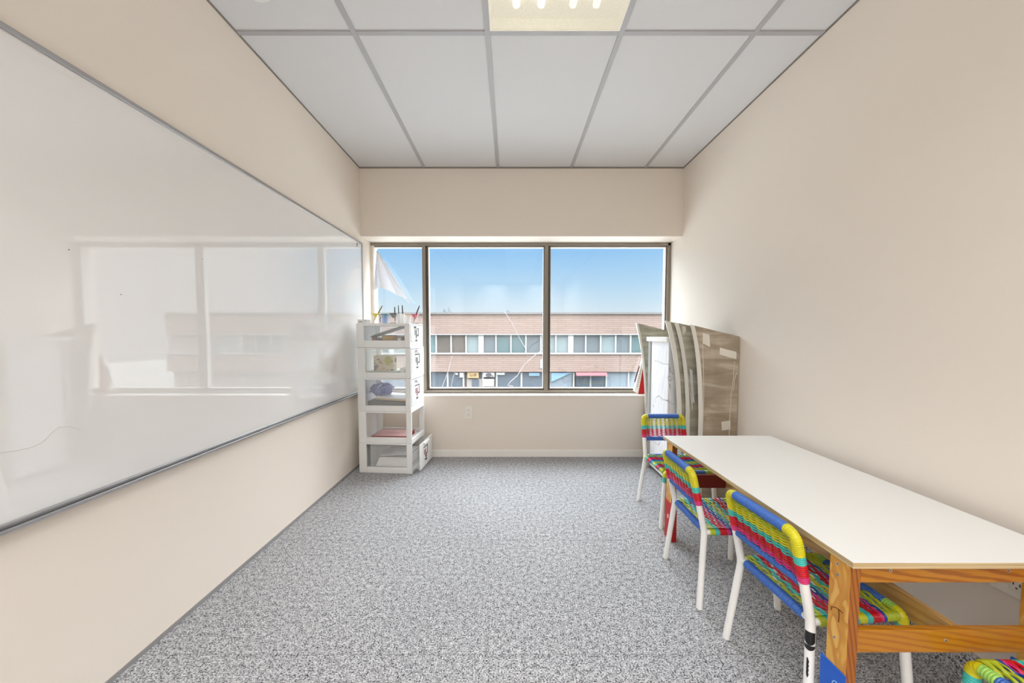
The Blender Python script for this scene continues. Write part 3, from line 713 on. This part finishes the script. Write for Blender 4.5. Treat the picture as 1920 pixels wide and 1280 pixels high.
# top drawer clutter
z0 = .0475
def clutter(name, label, cat, x_, y_, sx, sy, sz, m, rz=0, z=z0, rx=0):
    q = in_unit(4, name, label, cat, x_, y_, z, rz); s_ = MB().box(-sx/2, sx/2, -sy/2, sy/2, 0, sz)
    return q, s_
q, s_ = clutter('mustard_box', 'mustard yellow box in the top drawer', 'box', .228, .10, .085, .10, .042, None)
s_.build('box_body', mat('mustard_card', S(190, 146, 10), .5), q, bevel=.002); MB().box(-.0435, .0435, -.051, .051, .042, .048).build('lid', mat('dark_mustard_card', S(104, 84, 30), .6), q, bevel=.001)
q, s_ = clutter('brown_box', 'brown box beside the mustard box in the top drawer', 'box', .318, .10, .06, .12, .04, None)
s_.build('box_body', mat('brown_card', S(126, 98, 68), .6), q, bevel=.002)
MB().box(-.004, .02, -.0615, -.0600, .006, .026).build('label', M['paper'], q)
q, s_ = clutter('orange_pot', 'rust orange pot at the left of the top drawer', 'pot', .105, .09, .03, .03, .03, None)
MB().lathe([(.021, 0), (.023, .03), (.019, .03), (.019, .004)], n=20).build('pot_body', mat('rust_paint', S(168, 100, 64), .6), q, smooth=40)
MB().lathe([(.024, .03), (.024, .036)], n=20).build('lid', mat('dark_lid', S(60, 48, 44), .5), q, smooth=40)
q, s_ = clutter('dark_pouch', 'dark purple pouch in the top drawer behind the orange pot', 'pouch', .165, .14, .09, .07, .028, None)
s_.build('pouch_body', mottled('dark_cloth', S(62, 46, 52), S(110, 110, 116), 40, .8), q, bevel=.008)
q = in_unit(4, 'folded_card', 'grey folded card leaning across the top drawer', 'card', .215, .12, z0+.072)
T = Matrix.Rotation(R(-17), 4, 'Y')
MB().box(-.135, .135, -.075, .075, 0, .006, T=T).build('card_sheet', M['paper_grey'], q, bevel=.001)
MB().box(-.10, .135, -.07, .07, .0065, .0105, T=T).build('card_flap', mat('pale_grey_card', S(186, 185, 184), .6), q)
# ---- on top of the tower
ZT = 1.168
q = thing('white_box', 'small white carton at the left end of the tower top', 'box', (-1.140, 2.838, ZT), TA)
MB().box(-.038, .038, -.03, .03, 0, .030).build('box_body', M['plastic_white'], q, bevel=.002)
MB().box(-.028, .004, -.0305, -.0298, .009, .016).box(.012, .018, -.0305, -.0298, .016, .022).box(.024, .030, -.0305, -.0298, .016, .022).build('print', M['paper_grey'], q)
M['cup_clear'] = see_through('clear_cup_plastic', S(246, 247, 250), .12, .1)
M['cup_blue'] = see_through('pale_blue_cup_plastic', S(168, 196, 232), .38, .15)
M['cup_white'] = see_through('milky_cup_plastic', S(250, 250, 250), .62, .2)
def cup(px_, Y, colname, col, lidname, cm, brush=None, hgt=.075, lid=True, label=''):
    c_ = at(px_, 600, Y)
    q = thing('paint_cup', label, 'cup', (c_.x, Y, ZT), 0, 'paint cups on the drawer tower')
    MB().lathe([(.0, .0), (.024, .0), (.030, hgt), (.0285, hgt), (.0225, .003), (.0, .003)], n=28, close=False).build('cup_body', cm, q, smooth=40)
    if lid:
        m_ = mat(colname, col, .35)
        MB().lathe([(.0315, hgt-.001), (.0335, hgt+.001), (.0315, hgt+.004), (.024, hgt+.003), (.006, hgt-.032), (.0045, hgt-.032), (.021, hgt)], n=28, close=False).build('funnel_lid', m_, q, smooth=40)
    return q
CUPS = [(704, 2.885, 'yellow', (236, 214, 20), 'cup_clear'), (722, 2.935, 'teal', (20, 160, 128), 'cup_blue'), (737.5, 2.88, 'black', (26, 26, 28), 'cup_clear'),
        (764, 3.02, 'orange', (232, 170, 70), 'cup_white'), (778, 3.01, 'red', (206, 20, 60), 'cup_clear')]
for p_, Y_, n_, c_, cm in CUPS:
    q = cup(p_, Y_, n_+'_lid', S(*c_), n_, M[cm], label='clear paint cup with %s funnel lid on the drawer tower' % n_ if n_ != 'teal' else 'pale blue paint cup with teal funnel lid on the drawer tower')
    if n_ == 'teal': MB().tube([(-.036, -.002, .012), (-.040, -.002, .03), (-.036, -.002, .055)], .0035, 8).build('handle', mat('navy_plastic', S(20, 24, 74), .4), q, smooth=50)
    if n_ in ('black', 'red'): MB().lathe([(.0, .0), (.028, .0), (.028, .004), (.0, .004)], n=24, close=False).build('base_ring', M['black'], q)
q = cup(752.5, 2.95, '', (1, 1, 1, 1), '', M['cup_white'], lid=False, hgt=.080, label='plain white cup holding thin brushes on the drawer tower')
def brush(label, p0, p1, r, handle):
    p0, p1 = Vector(p0), Vector(p1); q = thing('paintbrush', label, 'brush', tuple(p0), 0, 'brushes standing in the paint cups'); d = p1-p0
    k = d.length
    MB().tube([d*.12, d*.45, d*.8, d], lambda i: (r*.8, r*1.3, r*1.2, r*.9)[i], 8).build('handle', handle, q, smooth=50)
    MB().tube([d*.0, d*.12], lambda i: (r*.9, r*.7)[i], 8).build('bristles', M['alu'], q)
def b2(label, px0, Y, px1, py1, r, col):
    base = at(px0, 600, Y); base.z = ZT+.005; brush(label, base, at(px1, py1, Y+.005), r, mat('brush_handle', S(*col), .4))
b2('olive handled brush leaning right out of the yellow lidded cup', 698.5, 2.885, 717, 573, .0042, (150, 130, 24))
b2('black brush crossing to the left out of the black lidded cup', 741, 2.895, 740, 575, .0036, (24, 24, 26))
b2('thin dark brush standing beside the crossed brushes', 748, 2.95, 747, 572, .003, (50, 58, 50))
b2('brown brush leaning left in the plain white cup', 756, 2.95, 754, 572, .0042, (92, 70, 52))
b2('maroon brush leaning right out of the red lidded cup', 774, 3.01, 786.5, 573, .0042, (86, 20, 34))

# ------------------------------------------------------------------ drooping paper sheet at the window
q = thing('paper_sheet', 'white sheet taped at one corner, drooping over the left window pane', 'paper sheet', tuple(at(706, 470, 3.24)))
o0 = Vector(q.location)
ap = at(706.5, 470, 3.245)
bot = [at(700, 545, 3.13), at(704, 543, 3.17), at(708.5, 541, 3.21), at(713, 539, 3.16), at(720, 541, 3.20), at(732, 546, 3.22), at(744, 553, 3.20), at(757, 558, 3.23), at(767, 566, 3.235)]
rows = []
for i in range(9):
    f_ = (i/8)**.9 if i else .02
    rows.append([tuple(ap.lerp(p, max(f_, .02))-o0) for p in bot])
MB().slab([r_[::-1] for r_ in rows], .0008).build('sheet', M['sheet'], q, smooth=60)
MB().tube([tuple(ap-o0), tuple(at(735, 517, 3.225)-o0), tuple(at(767, 566, 3.225)-o0)], lambda i: (.005, .015, .008)[i], 8).build('rolled_edge', M['sheet'], q, smooth=60)

# ================================================================== boards in the right corner
SURF = {}
def on_board(q, s_, t_, e=.0012):
    g = SURF[q.name]; a = t_*(len(g)-1); b_ = s_*(len(g[0])-1); i, j = min(int(a), len(g)-2), min(int(b_), len(g[0])-2); u, w_ = a-i, b_-j
    p = g[i][j].lerp(g[i][j+1], w_).lerp(g[i+1][j].lerp(g[i+1][j+1], w_), u); return p+Vector((0, -e, 0))
def board(label, TL, ML, BL, TR, BR, thick, m, name='wrapped_board'):
    """curved board; left edge runs TL-ML-BL, right edge TR-BR"""
    base = Vector(((BL.x+BR.x)/2, (BL.y+BR.y)/2, 0)); q = thing(name, label, 'board', tuple(base))
    rows = []
    n_ = 16
    for i in range(n_+1):
        t_ = i/n_
        # left edge: quadratic through TL, ML (at t=.42), BL
        tm = .40
        l = TL*((t_-tm)*(t_-1)/(tm*1.0)) + ML*(t_*(t_-1)/(tm*(tm-1))) + BL*(t_*(t_-tm)/(1-tm)) if t_ < .62 else None
        if l is None:
            t0 = .62; l0 = TL*((t0-tm)*(t0-1)/tm) + ML*(t0*(t0-1)/(tm*(tm-1))) + BL*(t0*(t0-tm)/(1-tm)); l = l0.lerp(BL, (t_-t0)/(1-t0))
        r_ = TR.lerp(BR, t_)
        row = []
        for j in range(9):
            s_ = j/8; p = l.lerp(r_, s_); p = p + Vector((0, -.018*math.sin(math.pi*s_)*math.sin(math.pi*min(1, t_*1.2)), 0)); row.append(tuple(p-base))
        rows.append(row)
    q['_rows'] = 0; del q['_rows']; SURF[q.name] = [[Vector(p)+base for p in r__] for r__ in rows]
    o = MB().slab(rows[::-1], thick, 0, 1).build('board_sheet', [m, M['panel_edge']], q, smooth=35)
    return q, base
def V(px_, py_, Y): return at(px_, py_, Y)
def fl0(px_, Y): return Vector(((px_-957)*(Y*PC+H*PS)/F, Y, 0))
def tapes(q, base, quads, name='tape_strip'):
    for pts in quads:
        c_ = [Vector(p)-base for p in pts]
        n_ = (c_[1]-c_[0]).cross(c_[3]-c_[0]).normalized()
        if n_.y > 0: n_ = -n_
        MB().hexa([p for p in c_], [p+n_*.0006 for p in c_]).build(name, M['tape'], q)
# back board in the corner
p1, base1 = board('leftmost wrapped board standing in the right corner before the window', V(1193, 605, 3.10), V(1206, 690, 3.10), fl0(1211, 3.10), V(1276, 626, 3.08), fl0(1262, 3.08), .03, M['panel_b'])
# white painted cabinet
q = thing('painted_cabinet', 'narrow white brush-painted cabinet between the wrapped boards', 'cabinet', (1.265, 2.78, 0))
bx, by = 1.265, 2.81
MB().box(1.128-bx, 1.40-bx, 2.615-by, 2.97-by, .03, 1.028).build('body', M['crate_white'], q, bevel=.002)
MB().box(1.120-bx, 1.132-bx, 2.93-by, 2.978-by, .0, 1.028).build('corner_post', M['grey_post'], q, bevel=.002)  # grey colour stands for the shaded strip on the cabinet's left edge
tpm = MB().box(1.108-bx, 1.125-bx, 2.605-by, 2.99-by, 1.028, 1.062).box(1.125-bx, 1.405-bx, 2.605-by, 2.63-by, 1.028, 1.062).box(1.125-bx, 1.405-bx, 2.97-by, 2.99-by, 1.028, 1.062).build('top_rim', M['white_trim'], q, bevel=.002)
MB().box(1.150-bx, 1.30-bx, 2.66-by, 2.90-by, 1.028, 1.050).build('inner_lid', M['paper'], q, bevel=.002)
MB().box(1.126-bx, 1.149-bx, 2.65-by, 2.95-by, 1.028, 1.032).build('dark_gap', M['black'], q)
MB().box(1.105-bx, 1.135-bx, 2.955-by, 2.985-by, 0, .03).build('foot', M['white_trim'], q, bevel=.004)
def face(px_, py_):
    return atX(px_, py_, 1.1272) - Vector((bx, by, 0))
for pp, r_, m_ in (([(1252, 688), (1253, 695), (1258, 700)], .0022, 'ink'), ([(1248, 706), (1253, 704), (1257, 710), (1252, 713), (1249, 709)], .0018, 'ink'), ([(1252, 718), (1253, 726)], .002, 'ink'),
                   ([(1224, 676), (1230, 676), (1240, 681), (1250, 682)], .0012, 'ink'), ([(1232, 681), (1233, 692)], .001, 'paper'), ([(1244, 748), (1252, 752), (1259, 756)], .002, 'ink'),
                   ([(1228, 744), (1232, 740), (1240, 748), (1254, 749)], .0016, 'ink'), ([(1222, 757), (1223, 762)], .0014, 'ink'), ([(1219, 823), (1232, 832), (1234, 826)], .0012, 'ink')):
    MB().tube([tuple(face(*p)) for p in pp], r_, 6).build('paint_mark', mat('grey_mark', S(120, 120, 124), .6) if m_ == 'ink' else M[m_], q, smooth=60)
# boards nearer the camera
p2, base2 = board('second wrapped board from the left, pale edge bowing over the cabinet', V(1248, 601, 2.53), V(1266, 700, 2.52), fl0(1268, 2.51), V(1340, 622, 2.49), fl0(1335, 2.48), .022, M['panel_b'])
p3, base3 = board('third wrapped board from the left, folded edge, behind the brown board', V(1265, 604, 2.475), V(1282, 695, 2.465), fl0(1286, 2.46), V(1365, 626, 2.42), fl0(1355, 2.42), .022, M['panel_b'])
p4, base4 = board('rightmost brown wrapped board with tape patches against the right wall', V(1294, 608, 2.36), V(1307, 700, 2.35), fl0(1306, 2.34), V(1387, 631, 2.262), fl0(1376, 2.262), .028, M['panel_a'])
def strip(q, base, st, name, m):
    """tape laid on a board: st = four (s, t) corners on the board face"""
    P = [[on_board(q, *st[0]), on_board(q, (st[0][0]+st[1][0])/2, (st[0][1]+st[1][1])/2), on_board(q, *st[1])], [on_board(q, *st[3]), on_board(q, (st[2][0]+st[3][0])/2, (st[2][1]+st[3][1])/2), on_board(q, *st[2])]]
    MB().slab([[tuple(p-base) for p in r_] for r_ in P[::-1]], .0009).build(name, m, q)
for st in (((.24, .05), (.38, .05), (.36, .145), (.20, .145)), ((.58, .115), (.94, .095), (.94, .14), (.56, .165)), ((.58, .575), (.82, .525), (.83, .575), (.60, .62))):
    strip(p4, base4, st, 'tape_strip', M['tape'])
for pp in ([(.2, .145), (.16, .32), (.14, .50), (.12, .75)], [(.90, .16), (.88, .25), (.82, .38), (.80, .55), (.80, .75)], [(.95, .22), (.90, .27), (.88, .34)]):
    MB().tube([tuple(on_board(p4, *p)-base4) for p in pp], .0022, 6).build('tape_ridge', M['tape'], p4, smooth=60)
def edge_band(q, base, w0, w1):
    g = [[tuple(on_board(q, s_, i/24, .001)-base) for s_ in (0, (w0+(w1-w0)*i/24)*.5, w0+(w1-w0)*i/24)] for i in range(25)]
    MB().slab(g[::-1], .0008).build('edge_band', M['panel_edge'], q)
edge_band(p1, base1, .05, .06); edge_band(p2, base2, .10, .12); edge_band(p3, base3, .07, .10); edge_band(p4, base4, .09, .13)
strip(p3, base3, ((.14, .36), (.20, .36), (.21, .56), (.15, .56)), 'label_strip', M['sheet'])
strip(p3, base3, ((.13, .02), (.20, .02), (.17, .6), (.145, .6)), 'plastic_fold', M['tape'])
strip(p2, base2, ((.22, .02), (.28, .02), (.33, .40), (.30, .40)), 'plastic_fold', M['tape'])

# red and white folder on the sill
q = thing('red_book', 'red book with white printed spine leaning on the window sill', 'book', tuple(at(1200, 741, 3.24)))
o0 = Vector(q.location)
c_ = [at(1196, 741, 3.235)-o0, at(1214, 741, 3.24)-o0, at(1216, 668, 3.262)-o0, at(1209, 668, 3.257)-o0]
for p in c_[:2]: p.z = max(p.z, .5495-o0.z)
off = Vector((0, .03, 0))
MB().hexa([c_[0], c_[1], c_[1]+off, c_[0]+off], [c_[3], c_[2], c_[2]+off, c_[3]+off]).build('cover', M['red_book'], q, bevel=.001)
d0 = [at(1189, 733, 3.236)-o0, at(1196.5, 741, 3.234)-o0, at(1209.5, 668, 3.256)-o0, at(1205, 671, 3.258)-o0]
for p in d0: p.z = max(p.z, .5495-o0.z)
MB().hexa([d0[0], d0[1], d0[1]+off, d0[0]+off], [d0[3], d0[2], d0[2]+off, d0[3]+off]).build('spine', M['paper'], q, bevel=.0005)
MB().tube([tuple(at(1199, 686, 3.245)-o0), tuple(at(1190, 716, 3.238)-o0)], .006, 8).build('page_edge', M['red_inside'], q)
sp_ = MB()
for k in range(9):
    f_ = .18+.055*k; p = d0[0].lerp(d0[3], f_).lerp(d0[1].lerp(d0[2], f_), .5)+Vector((0, -.0012, 0)); sp_.box(p.x-.006, p.x+.005-.003*(k % 2), p.y-.0006, p.y+.0006, p.z-.003, p.z+.002)
sp_.build('spine_lettering', M['ink'], q)

# ================================================================== outside
st = MB().box(-70, 70, 3.6, 120, -4.6, -4.2).build('street_ground', M['street']); tag(st, kind='structure')
bounce_slab = MB().box(-9, 9, YW+.13, 9.5, -.6, -.4).build('trim_2', mat('grey_roof_membrane', S(150, 149, 147), .9)); tag(bounce_slab, 'grey flat roof below the window', kind='structure')  # unseen slab put in to bounce daylight onto ceiling and walls
D = 30.0; s30 = D/F
b_ = thing('office_building', 'long pink brick two storey office block across the street', 'building', (0, D, -4.2))
def bp(mb, name, m, parent=None, bevel=0):
    o = mb.build(name, m, parent or b_, bevel=bevel)
    if parent is None: o.location = (0, -D, 4.2)
    return o
zz = lambda py_: H-(py_-626)*s30
xx = lambda p_: (p_-957)*s30
BX0, BX1 = -26, 26
bp(MB().box(BX0, BX1, D, D+12, zz(627), zz(589)), 'upper_wall', M['brick'])
bp(MB().box(BX0-.1, BX1+.1, D-.12, D+12.1, zz(589), zz(585.5)), 'coping', M['coping'])
bp(MB().box(BX0, BX1, D, D+12, zz(697), zz(662)), 'lower_wall', M['brick'])
bp(MB().box(BX0, BX1, D-.1, D, zz(664), zz(661)).box(BX0, BX1, D-.06, D, zz(627.6), zz(626)), 'ledge', M['pale_frame'])
bp(MB().box(BX0, BX1, D+.6, D+12, -4.2, zz(697)).box(BX0, BX1, D+.35, D+12, zz(662), zz(627)), 'core', M['shop_wall'])
order = [3, 3, 2, 1, 0, 0, 1, 2, 2, 1, 1, 2, 1, 0]
pit = 28.1
for k in range(-10, 26):
    xa, xb = 817.5+pit*k, 817.5+pit*(k+1)
    if xa < 640 or xb > 1480: continue
    w_ = bp(MB().box(xx(xa)+.06, xx(xb)-.06, D+.2, D+.24, zz(661), zz(627)), 'window', M['ext_glass'][order[k % 14]])
    wide = .22 if (k-3) % 6 == 0 else .06
    bp(MB().box(xx(xa)-wide, xx(xa)+wide, D+.05, D+.3, zz(661), zz(627)), 'window_post', M['pale_frame'])
# shopfronts
shops = [(700, 760, 'shop_pale'), (762, 806, 'shop_dark'), (808, 868, 'shop_dark'), (932, 1018, 'shop_dark'), (1032, 1074, 'shop_pale'), (1082, 1138, 'shop_dark'), (1140, 1180, 'shop_pale'), (1182, 1230, 'shop_pale'), (1232, 1300, 'shop_dark')]
for xa, xb, k in shops:
    bp(MB().box(xx(xa), xx(xb), D+.3, D+.36, -4.1, zz(698)), 'shop_window', M[k])
for p_ in (760, 838, 868, 905, 931, 978, 1031, 1077, 1109, 1139, 1181, 1231):
    bp(MB().box(xx(p_)-.07, xx(p_)+.07, D+.2, D+.3, -4.1, zz(698)), 'shop_post', M['pale_frame'])
bp(MB().box(xx(874), xx(904), D+.3, D+.36, -4.1, zz(711)), 'shop_door', M['shop_wall'])
bp(MB().box(xx(884), xx(897), D+.24, D+.30, -4.1, zz(712)), 'door_pane', M['shop_dark'])
sg = bp(MB().box(xx(875.5), xx(897), D+.1, D+.25, zz(709), zz(698)), 'shop_sign', M['sign_yellow'])
ms = MB()
for xa, xb, ya, yb in ((881, 882, 701, 705), (882, 885, 704, 705), (886.5, 888, 702, 705), (889.5, 890.5, 700.5, 705), (891.5, 892.5, 700.5, 705), (890.5, 891.5, 702.5, 703.2)): ms.box(xx(xa), xx(xb), D+.06, D+.11, zz(yb), zz(ya))
ms.build('sign_lettering', M['sign_ink'], sg)
sg = bp(MB().box(xx(905.5), xx(927), D+.1, D+.25, zz(707), zz(698.5)), 'shop_sign', M['sign_white'])
ms = MB().tube([(xx(x_), D+.08, zz(y_)) for x_, y_ in ((911, 703), (914, 700.5), (919, 700.5), (921, 703), (918, 705.5), (913, 705), (911, 703))], .05, 6).box(xx(914), xx(920), D+.05, D+.11, zz(703.8), zz(702.4)).box(xx(922), xx(925), D+.05, D+.11, zz(705.5), zz(704))
ms.build('sign_emblem', M['ink'], sg)
bp(MB().box(xx(906), xx(926), D+.1, D+.25, zz(725), zz(711)), 'notice_board', M['sign_white'])
bp(MB().box(xx(930), xx(946), D+.1, D+.25, zz(703), zz(698.5)), 'shop_sign', M['sign_white'])
bp(MB().box(xx(992), xx(1012), D+.1, D+.25, zz(705), zz(699)), 'shop_sign', M['awn_blue'])
bp(MB().box(xx(853), xx(858), D+.1, D+.25, zz(703), zz(699)).box(xx(861), xx(868), D+.1, D+.25, zz(708), zz(699)), 'shop_sign', M['sign_white'])
bp(MB().hexa([(xx(1080), D-.5, zz(703)), (xx(1137), D-.5, zz(703)), (xx(1137), D, zz(703)), (xx(1080), D, zz(703))], [(xx(1080), D-.1, zz(698)), (xx(1137), D-.1, zz(698)), (xx(1137), D, zz(698)), (xx(1080), D, zz(698))]), 'awning', M['awn_red'])
bp(MB().hexa([(xx(1034), D+.1, zz(716)), (xx(1040), D+.1, zz(714)), (xx(1040), D+.2, zz(714)), (xx(1034), D+.2, zz(716))], [(xx(1034), D+.1, zz(699)), (xx(1072), D+.1, zz(699)), (xx(1072), D+.2, zz(699)), (xx(1034), D+.2, zz(699))]), 'banner', M['awn_blue'])
bp(MB().box(xx(1013), xx(1018), D-.05, D, zz(690), zz(674)), 'wall_lamp', M['sign_white'])
for p_, h_ in ((829.5, 8), (838.5, 12), (951, 6)):
    q = thing('roof_antenna', {829.5: 'short antenna at the left on the brick office roof', 838.5: 'tall thin antenna at the left on the brick office roof', 951: 'small antenna near the middle of the brick office roof'}[p_], 'antenna', (xx(p_), D+1, zz(585.5)))
    MB().tube([(0, 0, 0), (0, 0, h_*s30)], .035, 6).build('mast', M['antenna'], q)
    MB().box(-.12, .12, -.03, .03, h_*s30*.45, h_*s30*.45+.06).box(-.05, .25, -.03, .03, .04, .12).build('bracket', M['antenna'], q)
